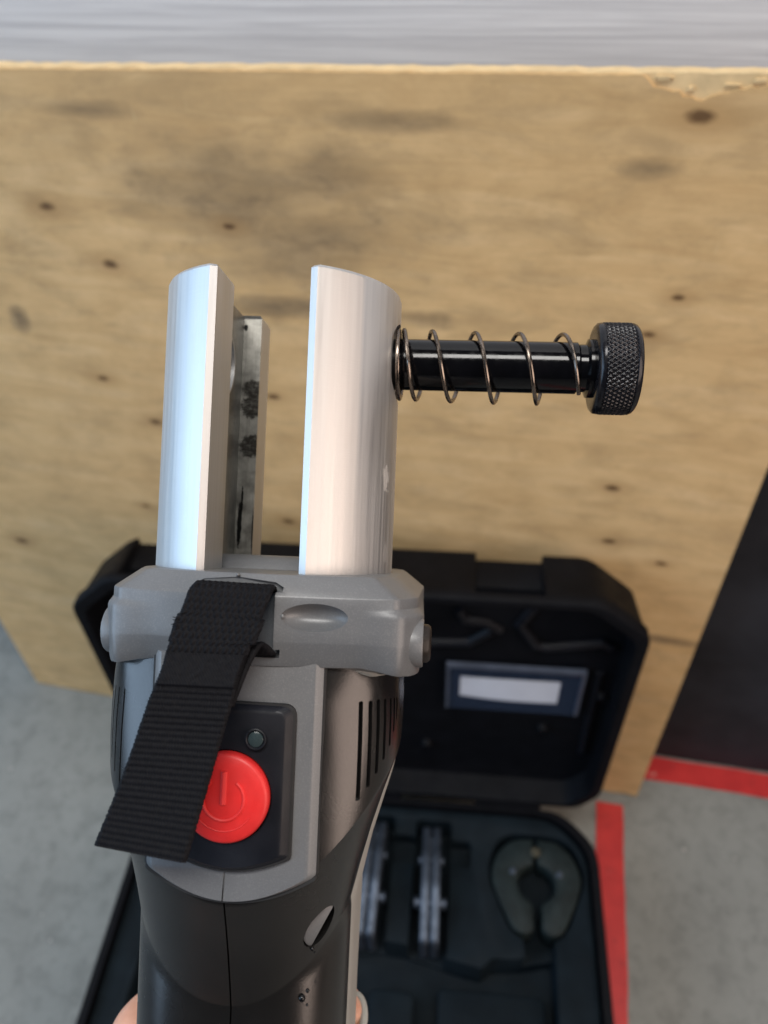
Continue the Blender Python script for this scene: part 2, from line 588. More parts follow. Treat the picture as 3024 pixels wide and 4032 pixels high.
# front veneer: torn away along the top right edge and at the lower right corner
chip = {}
def chipf(x):
    d = 0.0
    if x > .262:
        u = (x - .262)
        d = .0050 + .0060 * math.exp(-((x - .292) / .013) ** 2) - .0015 * min(1, max(0, (x - .31) / .03))
        d *= min(1, u / .004)
    return d
topv = []
m_ = 240
q = random.Random(9)
for i in range(m_ + 1):
    x = PW - 2 * PW * i / m_
    topv.append((x, PHX(x) - .0006 + q.uniform(-.0004, .0002) - chipf(x) - (q.uniform(0, .0016) if x > .262 else 0)))
botv = [(-PW + 2 * PW * i / n, .0015 + abs(bot[i]) + (.003 * math.exp(-((i / n - .985) / .012) ** 2))) for i in range(n + 1)]
link_mesh("face_veneer", *prism(botv + topv, 'y', 0, .0022), M['ply'], ply, smooth=False)
link_mesh("back_veneer", *prism(botv + [(PW, PHX(PW) - .001), (-PW, PHX(-PW) - .001)], 'y', PT - .0022, PT), M['ply'], ply, smooth=False)
# torn splinters in the chipped edge
for i in range(7):
    x = q.uniform(.266, .38); w = q.uniform(.003, .010); z = PHX(x) - chipf(x) * q.uniform(.4, 1.0); h = q.uniform(.0008, .0022)
    link_mesh("splinter", *join(prism([(x, z), (x + w, z + h * .3), (x + w * .8, z + h), (x + .1 * w, z + h * .8)], 'y', .0008, .0024)), M['ply_core'], ply, smooth=False)

# ------------------------------------------------------------------ tool case
CX, CY, CA = -.1234, .3888, R(5.5)
case = empty("tool_case", (CX, CY, 0), CA)
tag(case, "open black plastic tool case, its lid standing against the plywood", "case")
def cl(x, y):
    dx, dy = x - CX, y - CY
    return (dx * math.cos(CA) + dy * math.sin(CA), -dx * math.sin(CA) + dy * math.cos(CA))
HW, BD = .2425, .345
def case_outline(hw, y0, y1, ch, r=.02):
    return round_poly([(-hw, y0 + ch), (-hw + ch, y0), (hw - ch, y0), (hw, y0 + ch), (hw, y1 - ch), (hw - ch, y1), (-hw + ch, y1), (-hw, y1 - ch)], r, 4)
def scaled(poly, s, c):
    return [(c[0] + (x - c[0]) * s, c[1] + (y - c[1]) * s) for x, y in poly]
# base shell: drafted outside walls and a rolled rim, opened by an inner hollow
ob = case_outline(HW, -BD, 0, .036)
cc = (0, -BD / 2)
rings = []
for z, s in [(.003, .955), (.012, .972), (.060, .985), (.064, 1.0), (.076, 1.0), (.078, .994)]:
    rings.append([(x, y, z) for x, y in scaled(ob, s, cc)])
base = link_mesh("base", *loft(rings), M['case'], None)
cut(base, link_mesh("c", *prism(scaled(ob, .965, cc), 'z', .010, .2)))
base.parent = case
# tray insert with recesses
tray = link_mesh("tray", *prism(scaled(ob, .955, cc), 'z', .012, .070), M['tray'], None)
def rrect(x0, x1, y0, y1, r):
    return round_poly([(x0, y0), (x1, y0), (x1, y1), (x0, y1)], r, 4)
def cutrec(poly, z0):
    cut(tray, link_mesh("c", *prism(poly, 'z', z0, .1)))
j0 = cl(-.103, .308); j1 = cl(-.043, .312); rg = cl(.062, .331)
for j in (j0, j1):
    cutrec(rrect(j[0] - .019, j[0] + .019, j[1] - .068, j[1] + .066, .006), .030)
for j in (j0, j1):
    cutrec(rrect(j[0] - .040, j[0] + .040, j[1] + .018, j[1] + .046, .005), .050)
ring_out = round_poly([(rg[0] - .052, rg[1] + .010), (rg[0] - .024, rg[1] - .056), (rg[0] + .024, rg[1] - .056), (rg[0] + .052, rg[1] + .010), (rg[0] + .036, rg[1] + .050), (rg[0] - .036, rg[1] + .050)], .022, 6)
cutrec(ring_out, .040)
cutrec(rrect(rg[0] - .014, rg[0] + .016, rg[1] - .098, rg[1] - .045, .004), .046)
wv = []
for i in range(41):
    x = -.205 + .40 * i / 40
    wv.append((x, -.150 + .008 * math.sin(x * 30 + .6) + (.010 if x > .13 else 0) + (-.022 if x < -.12 else 0)))
cutrec([(-.205, -.30)] + wv + [(.195, -.30)], .024)
cutrec(rrect(-.205, -.165, -.135, -.05, .008), .03)
bevel(tray, .0016, 2, 50)
tray.parent = base
# raised pads inside the long pocket (shape the hollow for the tool body)
for (x0, x1, y0, y1, z1) in [(-.19, -.165, -.215, -.165, .066), (.02, .062, -.25, -.178, .05), (.085, .185, -.25, -.172, .05), (.148, .172, -.27, -.2, .058)]:
    pd = link_mesh("pocket_pad", *prism(rrect(x0, x1, y0, y1, .008), 'z', .020, z1), M['tray'], None)
    bevel(pd, .002, 2, 50)
    pd.parent = base
# hinge barrels
for x in (-.15, 0.0, .15):
    hb = link_mesh("hinge", *lathe([(x - .035, .0052), (x + .035, .0052)], 'x', 16, (0, .003, .081)), M['case'], case)
# lid: rim plane at y=0, body going back to +y
LZ0, LZ1 = .086, .422
lo = round_poly([(-HW + .02, LZ0), (HW - .02, LZ0), (HW, LZ0 + .03), (HW, LZ1 - .038), (HW - .042, LZ1), (-HW + .042, LZ1), (-HW, LZ1 - .038), (-HW, LZ0 + .03)], .010, 4)
lc = (0, (LZ0 + LZ1) / 2)
rings = []
for y, s in [(-.001, .994), (.001, 1.0), (.010, 1.0), (.012, .99), (.050, .975), (.056, .96)]:
    rings.append([(x, y, z) for x, z in scaled(lo, s, lc)])
lid = link_mesh("lid", *loft(rings), M['case'], None)
cut(lid, link_mesh("c", *prism(scaled(lo, .955, lc), 'y', -.1, .026)))
# grip notches in the top wall (latch seats)
for nx in (.128, -.165):
    cut(lid, link_mesh("c", *prism([(nx - .030, .5), (nx - .027, LZ1 - .016), (nx + .027, LZ1 - .016), (nx + .030, .5)], 'y', .007, .2)))
bevel(lid, .0014, 2, 55)
lid.parent = case
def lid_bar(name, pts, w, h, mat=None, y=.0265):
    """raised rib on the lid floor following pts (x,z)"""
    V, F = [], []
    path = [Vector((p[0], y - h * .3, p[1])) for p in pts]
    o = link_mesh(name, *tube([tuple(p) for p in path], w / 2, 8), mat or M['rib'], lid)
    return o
def lp(xw, zw):
    return ((xw - CX) / math.cos(CA), zw)
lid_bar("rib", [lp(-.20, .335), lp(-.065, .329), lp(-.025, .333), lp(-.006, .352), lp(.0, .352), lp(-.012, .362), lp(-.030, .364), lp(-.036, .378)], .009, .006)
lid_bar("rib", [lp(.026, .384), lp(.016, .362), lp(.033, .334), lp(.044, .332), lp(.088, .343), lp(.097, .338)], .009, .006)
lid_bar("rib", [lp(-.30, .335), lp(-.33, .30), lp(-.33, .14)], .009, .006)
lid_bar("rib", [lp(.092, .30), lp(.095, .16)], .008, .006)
for (x, z) in [(-.062, .155), (.052, .200), (.099, .262), (-.2, .2)]:
    p = lp(x, z)
    link_mesh("boss", *lathe([(.0265, .006), (.022, .0055), (.020, .004)], 'y', 16, (p[0], 0, p[1])), M['case'], lid)
# document pocket
p0, p1 = lp(-.041, .236), lp(.077, .302)
pk = link_mesh("document_pocket", *box(p0[0], p1[0], .0185, .0195, p0[1], p1[1]), M['clear'], lid, smooth=False)
fr = link_mesh("pocket_frame", *join(box(p0[0] - .003, p1[0] + .003, .0175, .0225, p1[1], p1[1] + .0035), box(p0[0] - .003, p0[0], .0175, .0225, p0[1], p1[1]), box(p1[0], p1[0] + .003, .0175, .0225, p0[1], p1[1])), M['frame'], lid, smooth=False)
# paper sheet inside the pocket (slightly curled)
a0, a1 = lp(-.031, .248), lp(.060, .282)
V, F = [], []
nx = 20
for k, off in enumerate((0, .0006)):
    for i in range(nx + 1):
        for zz in (a0[1] + .004 * (1 - i / nx), a1[1] + .002 * math.sin(i / nx * 3)):
            V.append((a0[0] + (a1[0] - a0[0]) * i / nx, .0225 - .0018 * math.sin(i / nx * PI) + off, zz))
o_ = (nx + 1) * 2
for i in range(nx):
    F += [(2 * i, 2 * i + 1, 2 * i + 3, 2 * i + 2), (o_ + 2 * i, o_ + 2 * i + 2, o_ + 2 * i + 3, o_ + 2 * i + 1), (2 * i, 2 * i + 2, o_ + 2 * i + 2, o_ + 2 * i), (2 * i + 1, o_ + 2 * i + 1, o_ + 2 * i + 3, 2 * i + 3)]
F += [(0, o_, o_ + 1, 1), (2 * nx, 2 * nx + 1, o_ + 2 * nx + 1, o_ + 2 * nx)]
paper = link_mesh("paper_sheet", V, F, M['paper'])
paper.matrix_world = Matrix.Translation((CX, CY, 0)) @ Matrix.Rotation(CA, 4, 'Z')
tag(paper, "white paper sheet in the clear pocket of the case lid", "paper")

# ------------------------------------------------------------------ things lying in the case
def case_thing(name, x, y, z, label, cat, group=None, tilt=0):
    wx = CX + x * math.cos(CA) - y * math.sin(CA); wy = CY + x * math.sin(CA) + y * math.cos(CA)
    e = empty(name, (wx, wy, z), CA + tilt)
    return tag(e, label, cat, group)
def press_jaw(j, label, tilt):
    e = case_thing("press_jaw", j[0], j[1], .034, label, "jaw", "steel press jaws in the case tray", tilt)
    # two plates seen on edge with a spacer and a pivot pin through them
    prof = round_poly([(-.058, .000), (-.040, -.0), (.050, .0), (.058, .012), (.056, .044), (.034, .050), (.022, .055), (-.012, .056), (-.030, .050), (-.060, .046), (-.062, .010)], .006, 3)
    for s in (-1, 1):
        pl = link_mesh("jaw_plate", *prism(prof, 'x', s * .0012, s * .0092), M['jaw'], None)
        bevel(pl, .0012, 2, 50)
        pl.parent = e
    sp = link_mesh("spacer", *box(-.003, .003, -.038, .045, .006, .042), M['jaw'], e, smooth=False)
    link_mesh("pivot_pin", *lathe([(-.016, .0045), (-.0155, .0055), (.0155, .0055), (.016, .0045)], 'x', 20, (0, -.022, .044)), M['jaw'], e)
    link_mesh("pivot_pin", *lathe([(-.013, .0035), (-.0125, .0042), (.0125, .0042), (.013, .0035)], 'x', 20, (0, .020, .042)), M['jaw'], e)
press_jaw(j1, "bright steel press jaw on edge in the tray slot beside the dark press ring", R(1.5))
press_jaw(j0, "steel press jaw on edge in the tray slot half hidden by the grey tool", R(-1))

ringo = case_thing("press_ring", rg[0], rg[1], .041, "dark horseshoe-shaped press ring lying in the right end of the tray", "press ring")
seg = []
hole = .019
def ring_half(s):
    outer = [(.002, .045), (.026, .043), (.041, .025), (.046, .006), (.040, -.014), (.024, -.046), (.012, -.050), (.004, -.044)]
    inner = [(.004, -.022)] + [(hole * math.sin(a), -hole * math.cos(a)) for a in np.linspace(.35, PI - .1, 14)]
    poly = round_poly(outer, [0.0, .012, .010, .008, .010, .008, .006, .003], 3) + inner
    return [(s * x, y) for x, y in poly]
for s in (-1, 1):
    h = link_mesh("ring_half", *prism(ring_half(s), 'z', 0, .030), M['ring'], None)
    bevel(h, .0020, 2, 40)
    h.parent = ringo
link_mesh("hinge_pin", *lathe([(.028, .005), (.0315, .005), (.0325, .004)], 'z', 18, (0, .031, 0)), M['brass'], ringo)
for s in (-1, 1):
    link_mesh("segment_pin", *lathe([(.028, .003), (.0315, .003), (.0322, .0022)], 'z', 14, (s * .0235, .010, 0)), M['jaw'], ringo)

# ------------------------------------------------------------------ the press tool (local mm: X right, Y away from viewer, Z along the tool)
tool = empty("press_tool")
tool.matrix_world = Matrix((
    (0.993429, -0.084520, -0.077174, -0.069212),
    (0.114223, 0.689457, 0.715264, 0.149485),
    (-0.007246, -0.719379, 0.694580, 0.723789),
    (0, 0, 0, 1)))
tag(tool, "grey battery press tool with bright metal fork and black wrist strap", "press tool")
def part(name, vf, mat, parent=tool, sharp=35, smooth=True):
    return link_mesh(name, *mm(vf), mat, parent, smooth, sharp)
def put(o, parent=tool):
    o.parent = parent
    return o

# fork prongs
RF, LF = 35.0, 81.8
def prong_poly(s):
    P = [(-12.7, -30.9)]
    a0 = math.atan2(-31.85, -14.6); a1 = math.atan2(32.6, -12.6)
    a0 += 2 * PI; a1 = a1
    for k in range(49):
        a = a0 + (a1 - a0) * k / 48
        P.append((RF * math.cos(a), RF * math.sin(a)))
    P += [(-12.5, 31.0), (-12.5, 20.0), (-18.5, 20.0), (-18.5, -14.0), (-12.7, -14.0)]
    return [(s * -x if s > 0 else x, y) for x, y in P]
PZ = 62.3
for s in (-1, 1):
    P = prong_poly(s)
    cen = (s * 26.0, 0.0)
    rings = [[(x, y, -20) for x, y in P], [(x, y, LF - .9) for x, y in P], [(x, y, LF) for x, y in scaled(P, .965, cen)]]
    o = part("prong", loft(rings), M['alu'], None, sharp=30)
    if s < 0:
        cut(o, part("c", lathe([(-31, 10.0), (-10, 10.0)], 'x', 40, (0, 0, PZ)), M['alu'], None), sharp=30)
    else:
        cut(o, part("c", lathe([(33.3, 11.8), (60, 11.8)], 'x', 48, (0, 0, PZ)), M['alu'], None), sharp=30)
    me = o.data
    me.materials.append(M['steel'])
    for p in me.polygons:
        c = p.center
        nx = p.normal.x * -s
        inner_groove = (abs(c.x) * 1000 < 18.9 and -13.8 < c.y * 1000 < 20.1 and abs(c.x) * 1000 > 12.0 and abs(p.normal.z) < .5)
        if inner_groove and not (abs(c.x) * 1000 < 13 and abs(p.normal.x) > .5):
            p.material_index = 1
        if s < 0 and abs(math.hypot(c.y * 1000, c.z * 1000 - PZ)) < 10.1 and -31.5 < c.x * 1000 < -18.6:
            p.material_index = 1
    put(o)
    o["label"] = ("left bare metal fork prong with greasy inner groove" if s < 0 else "right bare metal fork prong carrying the black pin")
    if s < 0:
        put(part("socket_rim", lathe([(-19.4, 9.7), (-18.25, 9.9), (-18.2, 10.5), (-18.6, 10.9)], 'x', 48, (0, 0, PZ), False, False), M['alu'], o), o)
# block between the prongs and its roller
o = part("fork_base", box(-12.4, 12.4, -30, 33, -20, -6), M['steel'], None); bevel(o, .0008, 2); put(o)
o = part("press_roller", lathe([(-17.0, 8.6), (-16, 9.6), (15.5, 9.6), (16.5, 8.6)], 'x', 40, (0, -3, -6.2)), M['grey'], None); put(o)
put(part("roller_axle", lathe([(-18, 4), (18, 4)], 'x', 24, (0, -3, -7.0)), M['oxide'], None))

# head housing (collar)
def sstep(a, b, x):
    t = max(0.0, min(1.0, (x - a) / (b - a)))
    return t * t * (3 - 2 * t)
def sup(a, b, nn, n=96, cx=0, cy=0):
    out = []
    for i in range(n):
        t = 2 * PI * i / n
        c, s_ = math.cos(t), math.sin(t)
        out.append((cx + a * math.copysign(abs(c) ** (2 / nn), c), cy + b * math.copysign(abs(s_) ** (2 / nn), s_)))
    return out
rings = []
for z, i_ in [(-.4, 9), (-.5, 6.6), (-1.0, 5.8), (-5.6, .15), (-6.0, .0), (-8.2, 0), (-9.0, 0), (-9.8, 0), (-10.6, 0), (-12, 0), (-14.5, 0), (-17.0, .0), (-17.4, .15), (-19.2, 1.2), (-21, 2.25), (-22.6, 3.2), (-23.6, 4.0), (-23.9, 5.4)]:
    a_, b_ = 41.7 - i_, 40 - i_ * .62
    ring = []
    for x, y in round_poly([((a_ - 5) * u, -b_ + 5.2 * u * u) for u in np.linspace(-1, 1, 25)] + [(a_, -b_ + 13), (a_, b_ - 9), (a_ - 6, b_), (-a_ + 6, b_), (-a_, b_ - 9), (-a_, -b_ + 13)], [4.0] + [0] * 23 + [4.0] + [5.0] * 6, 8):
        # the corners swell into ears round the lock buttons and dip below the band
        w = sstep(27, 35, abs(x)) * sstep(-6, -16, y)
        e = w * sstep(-8.0, -10.4, z)
        amp = 1.5 if x > 0 else 1.2
        x2 = x + math.copysign(e * (amp + i_ * .75), x)
        y2 = y - e * (.7 + i_ * .35)
        ring.append((2.6 + x2, y2, z - 2.0 * w * sstep(-15, -22, z)))
    rings.append(ring)
head = part("head_housing", loft(rings), M['grey'], None, sharp=28)
# seat for the strap loop with trapezoid lip, and the thumb dimple
cut(head, part("c", prism([(-12.6, -3.2), (-10.6, -2.2), (-1.8, -1.4), (8.2, -2.4), (10.4, -3.6), (10.2, -4.8), (8.6, -4.8), (8.6, -19.2), (10.2, -19.2), (9.9, -21.4), (-12.0, -21.4)], 'y', -60, -36.2), M['grey'], None), sharp=28)
cut(head, part("c", ellipsoid((19.4, -40.5, -10.8), (9.2, 5.0, 3.7), 48, 24), M['grey'], None), sharp=28)
# bar hole so that the fork stands in the collar
# side bosses
for s, xo in ((1, 46.0), (-1, -39.5)):
    prof = [(xo - s * 4.0, 6.4), (xo - s * .5, 6.4), (xo - s * .1, 6.1), (xo - s * .1, 5.8), (xo - s * 2.0, 5.6)]
    b_ = part("lock_boss", lathe(prof, 'x', 48, (0, -26.4, -17.4)), M['grey'], None, sharp=40)
    put(b_, head)
    oct_ = round_poly([(5.5 * math.cos(PI / 8 + k * PI / 4), 5.5 * math.sin(PI / 8 + k * PI / 4)) for k in range(8)], 1.2, 3)
    ex = .85 if s > 0 else .35
    rings = [[(xo + s * t, -26.4 + u * q_, -17.4 + v * q_) for u, v in oct_] for t, q_ in ((-6, .97), (1.2 * ex, .97), (2.0 * ex, .86), (2.3 * ex, .66))]
    put(part("lock_button", loft(rings), M['btn'], None, sharp=50), head)
put(head)
# small mould nib and dimple seam
put(part("mould_nib", ellipsoid((10.6, -39.6, -10.7), (.5, .35, .6), 12, 8), M['grey'], None), head)
put(part("mould_nib", ellipsoid((-1.8, -37.0, -.9), (.5, .8, .5), 12, 8), M['grey'], None), head)
# skirt lip under the collar
lipr = []
def skirt(zz, inset):
    out = []
    a_, b_ = 41.7 - inset, 40 - inset
    for (x, y) in round_poly([((a_ - 5) * u, -b_ + 5.2 * u * u) for u in np.linspace(-1, 1, 25)] + [(a_, -b_ + 13), (a_, b_ - 9), (a_ - 6, b_), (-a_ + 6, b_), (-a_, b_ - 9), (-a_, -b_ + 13)], [4.0] + [0] * 23 + [4.0] + [5.0] * 6, 8):
        d = 2.2 / (1 + math.exp(-(abs(x) - 27.5) / 1.3))
        out.append((2.0 + x, y, zz - d))
    return out
lipr = [skirt(-21.5, 5.4), skirt(-23.7, 5.0), skirt(-24.3, 5.4), skirt(-24.3, 7.0), skirt(-21.5, 7.0)]
put(part("housing_lip", loft(lipr, False, False), M['rear'], None, sharp=40), head)

# motor housing: upper barrel, tapering belt between two curved creases, slim grip
AU, BU, NU, CXB = 41.0, 36.5, 3.3, -1.2
AL, BL, NL, CXL = 30.6, 24.2, 2.8, -3.4
def crease1(x): return -84.5 + 34 * (abs(x - CXB) / AU) ** 1.9
def crease2(x): return -117.5 + 23 * (abs(x - CXL) / AL) ** 2.0
NB = 192
rows = []
def sec(a, b, nn): return sup(a, b, nn, NB, CXB, 0)
U = sec(AU, BU, NU); Lo = sup(AL, BL, NL, NB, CXL, 0)
body_rings = []
for k, t in enumerate([0, .03, .25, .5, .75, .97, 1.0]):
    sc = [.965, .978, .992, 1.0, 1.0, .995, .993][k]
    ring = []
    for (x, y) in U:
        z = -22.5 + (crease1(x) + 22.5) * t
        ring.append((CXB + (x - CXB) * sc, y * sc, z))
    body_rings.append(ring)
for t in [.035, .25, .5, .75, .965, 1.0]:
    ring = []
    for (x, y), (xl, yl) in zip(U, Lo):
        z = crease1(x) * (1 - t) + crease2(xl) * t
        e = t + .06 * math.sin(PI * t)
        ring.append(((CXB + (x - CXB) * .993) * (1 - e) + xl * e, y * .993 * (1 - e) + yl * e, z))
    body_rings.append(ring)
for t in [.04, .3, .6, 1.0]:
    ring = []
    for (xl, yl) in Lo:
        z = crease2(xl) * (1 - t) - 215 * t
        ring.append((CXL + (xl - CXL) * (1 - .04 * t), yl * (1 + .04 * t), z))
    body_rings.append(ring)
body = part("motor_housing", loft(body_rings), M['dark'], None, sharp=24)
# parting seam down the front
seam = part("c", box(-2.15, -1.7, -60, -22.6, -240, -80), M['dark'], None)
cut(body, seam, sharp=24)
# cooling slots, both sides
vents = [(30.9, -31.2, -32.7, -58.2), (33.2, -29.0, -32.8, -55.2), (35.1, -26.7, -32.8, -52.2), (36.6, -24.0, -33.1, -49.2), (37.9, -21.0, -33.4, -46.2), (38.7, -18.3, -33.8, -43.0), (39.2, -15.6, -34.2, -40.1)]
cuts = []
for s in (1, -1):
    for i, (x, y, z0, z1) in enumerate(vents):
        xx = CXB + s * (x - CXB)
        # outward direction of the section there
        nv = Vector((s * (abs((x - CXB) / AU)) ** (NU - 1) / AU, -(abs(y / BU)) ** (NU - 1) / BU)).normalized()
        tv = Vector((-nv.y, nv.x))
        w, dpt = (.65, 2.2) if s > 0 else (.3, 1.2)
        P = []
        poly = round_poly([(-w, z1), (w, z1), (w, z0), (-w, z0)], w * .75, 3)
        rings = []
        for d in (-dpt, 4.0):
            rings.append([(xx + nv.x * d + tv.x * u, y + nv.y * d + tv.y * u, zz) for u, zz in poly])
        cuts.append(loft(rings))
cut(body, part("c", join(*cuts), M['dark'], None), sharp=24)
# finger hooks: crescent pockets with a pale half disc inside, both sides
hooks = []
for s in (1,):
    c = Vector((CXB + s * 22.6, -23.2, -95.0)); nrm = Vector((s * .62, -.74, -.25)).normalized()
    ax = Vector((s * .52, .0, .85)); ax = (ax - nrm * ax.dot(nrm)).normalized(); bx_ = nrm.cross(ax)
    rings = []
    for d in (-5.0, 8.0):
        rings.append([tuple(c + ax * 6.2 * math.cos(a) + bx_ * 4.4 * math.sin(a) + nrm * d) for a in np.linspace(0, 2 * PI, 33)[:-1]])
    hooks.append(loft(rings))
    rr = []
    for d, q_ in ((-5.2, 1.0), (-1.5, 1.0), (-1.1, .9)):
        rr.append([tuple(c + ax * 6.1 * q_ * math.cos(a) + bx_ * s * (-1.2 + 5.3 * math.sin(a)) * q_ + nrm * d) for a in np.linspace(0, PI, 17)])
    put(part("hook_insert", loft(rr), M['grey'], None, sharp=40), body)
cut(body, part("c", join(*hooks), M['dark'], None), sharp=24)
put(body)
# rear shell of the grip (paler plastic)
rr = []
for z, a, b, cy in [(-40, 30, 20, 16), (-50, 39.4, 26, 13), (-60, 38.6, 26, 13), (-80, 33.0, 26, 13), (-98, 29.3, 25, 13), (-130, 28.8, 24.5, 13), (-215, 28.8, 24.5, 13)]:
    rr.append([(x, y, z) for x, y in sup(a, b, 4.0, 96, CXB, cy)])
rear = part("rear_grip", loft(rr), M['rear'], None, sharp=40)
put(rear)
# trigger on the rear right of the grip
tg = part("trigger_guard", tube([(26 + 3.6 * math.sin(a), 30 + 6 * math.cos(a), -150 + 4.5 * math.cos(a * 1.0)) for a in np.linspace(0, PI, 13)], 1.3, 10), M['rear'], None)
put(tg)

# front plate
def arc_bottom(xr, zc, ze, n=20, c=-1.0):
    return [(c + xr - 2 * xr * i / n, zc + (ze - zc) * (abs((xr - 2 * xr * i / n)) / xr) ** 2) for i in range(n + 1)]
def plate(name, xr, ztop, zc, ze, y0, y1, mat, bev, rtop=.2, rbot=3.0, c=-1.0, zb=.2):
    pts = [(c - xr, ztop), (c + xr, ztop)] + arc_bottom(xr, zc, ze, 20, c)
    rad = [rtop, rtop] + [rbot] + [0] * 19 + [rbot]
    pts = round_poly(pts, rad, 5)
    cen = (c, (ztop + zc) / 2)
    rings = []
    hz = (ztop - zc) / 2
    for y, ins in ((y1, 0), (y0 + bev * .9, 0), (y0 + bev * .12, bev * .75), (y0, bev * 1.0)):
        rings.append([(cen[0] + (x - cen[0]) * (1 - ins / xr), y + .0030 * (x - c) ** 2, cen[1] + (z - cen[1]) * (1 - ins * zb / hz)) for x, z in pts])
    return part(name, loft(rings), mat, None, sharp=30)
fp = plate("front_plate", 22.6, -21.0, -83.2, -76.5, -38.3, -33.0, M['grey'], 2.6, .1, 4.0)
put(plate("plate_gap_sheet", 22.3, -76.2, -83.9, -77.2, -36.75, -33.0, M['gap'], .3, .1, 4.0))  # black sheet painted in as the dark gap below the plate
gs = plate("plate_gap_sheet", 22.72, -21.5, -83.0, -76.3, -36.5, -33.0, M['gap'], .4, .1, 4.2)  # black sheet painted in as the dark gap along the plate sides
cut(fp, part("c", box(-2.15, -1.7, -60, -36.9, -100, -70), M['gap'], None), sharp=30)
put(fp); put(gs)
# black control panel set in the plate
cp = plate("control_panel", 15.6, -33.2, -75.0, -71.2, -40.2, -37.0, M['panel'], 2.4, 3.2, 4.0, -1.0, .6)
cg = plate("panel_gap_sheet", 15.95, -32.9, -75.35, -71.5, -38.5, -37.0, M['gap'], .3, 3.4, 4.2, -1.0)  # black sheet painted in as the dark gap round the control panel
BX, BZ = -1.7, -56.1
cut(cp, part("c", lathe([(-60, 12.6), (-40.55, 12.4), (-39.9, 11.6), (-38.5, 11.6)], 'y', 64, (BX, 0, BZ)), M['panel'], None), sharp=30)
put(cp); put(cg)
# red power button with raised symbol
prof = [(-38.6, 11.15), (-41.1, 11.15), (-41.7, 10.75), (-41.95, 10.2), (-42.15, 8), (-42.3, 5), (-42.4, 2), (-42.4, .05)]
btn = part("power_button", lathe(prof, 'y', 72, (BX, 0, BZ)), M['red'], None, sharp=40); put(btn)
def arc_tube(r, a0, a1, rad, y, n=40):
    return tube([(BX + r * math.sin(a), y, BZ + r * math.cos(a)) for a in np.linspace(a0, a1, n)], rad, 8)
sym = join(arc_tube(5.2, R(38), R(322), .50, -42.15), arc_tube(7.9, R(120), R(240), .22, -42.1), tube([(BX, -42.25, BZ - 1.2), (BX, -42.15, BZ + 6.8)], .85, 10))
put(part("power_symbol", sym, M['red'], None), btn)
# indicator light
put(part("indicator_bezel", lathe([(-40.2, 2.7), (-40.9, 2.7), (-41.0, 2.4), (-40.6, 2.0), (-40.3, 1.9)], 'y', 32, (5.4, 0, -41.4), True, False), M['panel'], None), cp)
put(part("indicator_light", lathe([(-40.2, 1.95), (-40.75, 1.9), (-41.0, 1.3), (-41.1, .05)], 'y', 32, (5.4, 0, -41.4)), M['led'], None), cp)

# metal crumbs stuck on the housing
for (x, y, z, r) in [(17.6, -22.5, -114.6, .95), (19.8, -22.2, -113.0, .5), (18.8, -21.8, -116.8, .35), (21.6, -21.2, -111.2, .3), (20.4, -23.6, -101.0, .55), (21.2, -23.0, -102.2, .25)]:
    dv = Vector((x - CXB, y)).normalized()
    # find the surface radius there
    best = min((v.co for v in body.data.vertices), key=lambda c: abs(c.z * 1000 - z) * .5 + (Vector((c.x * 1000 - CXB, c.y * 1000)).normalized() - dv).length * 60)
    put(part("metal_crumb", ellipsoid((best.x * 1000, best.y * 1000 - r * .3, z), (r, r, r * 1.1), 12, 8), M['oxide'], None), body)

# locking pin, spring and knurled knob (axis X)
pin = part("locking_pin", lathe([(15, 7.0), (16, 7.6), (87.4, 7.6), (88.0, 7.0), (90.0, 7.0), (90.6, 8.6), (93.6, 8.6)], 'x', 64, (0, 0, PZ)), M['oxide'], None)
put(pin)
K = []
nx_, nt_ = 46, 464
KX = 92.0
prof = [(KX + .2, 8.0), (KX, 11.2), (KX + .3, 12.4), (KX + 1, 13.2), (KX + 2, 13.35)]
for (t, r) in prof: K.append([(t, r * math.cos(2 * PI * i / nt_), PZ + r * math.sin(2 * PI * i / nt_)) for i in range(nt_)])
tri = lambda u: abs((u % 1.0) - .5) * 2
for k in range(nx_ + 1):
    x = KX + 2.2 + 8.4 * k / nx_
    fade = min(1, k / 2.0, (nx_ - k) / 2.0)
    ring = []
    for i in range(nt_):
        a = i / nt_
        h = min(tri(a * 58 + (x - KX - 2.2) * .42), tri(a * 58 - (x - KX - 2.2) * .42))
        r = 13.0 + .48 * fade * min(1.0, h * 1.5)
        ring.append((x, r * math.cos(2 * PI * a), PZ + r * math.sin(2 * PI * a)))
    K.append(ring)
for (t, r) in [(KX + 10.9, 13.35), (KX + 11.7, 13.1), (KX + 12.4, 12.3), (KX + 12.5, 3.0)]:
    K.append([(t, r * math.cos(2 * PI * i / nt_), PZ + r * math.sin(2 * PI * i / nt_)) for i in range(nt_)])
put(part("knob", loft(K), M['knurl'], None, sharp=60), pin)
path = []
ph = -2 * PI * 1.5
while ph < 2 * PI * 4.42:
    if ph < 0: x = 34.0 + (ph + 3 * PI) / (3 * PI) * 2.0
    else: x = float(np.interp(ph / (2 * PI), [0, 1, 2, 3, 4, 5], [36.0, 44.2, 56.9, 69.8, 82.6, 95.0]))
    path.append((x, -10.25 * math.sin(ph), PZ - .5 * min(1, max(0, ph / 12)) + 10.25 * math.cos(ph)))
    ph += PI / 20
put(part("spring", tube(path, .62, 10), M['spring'], None), pin)

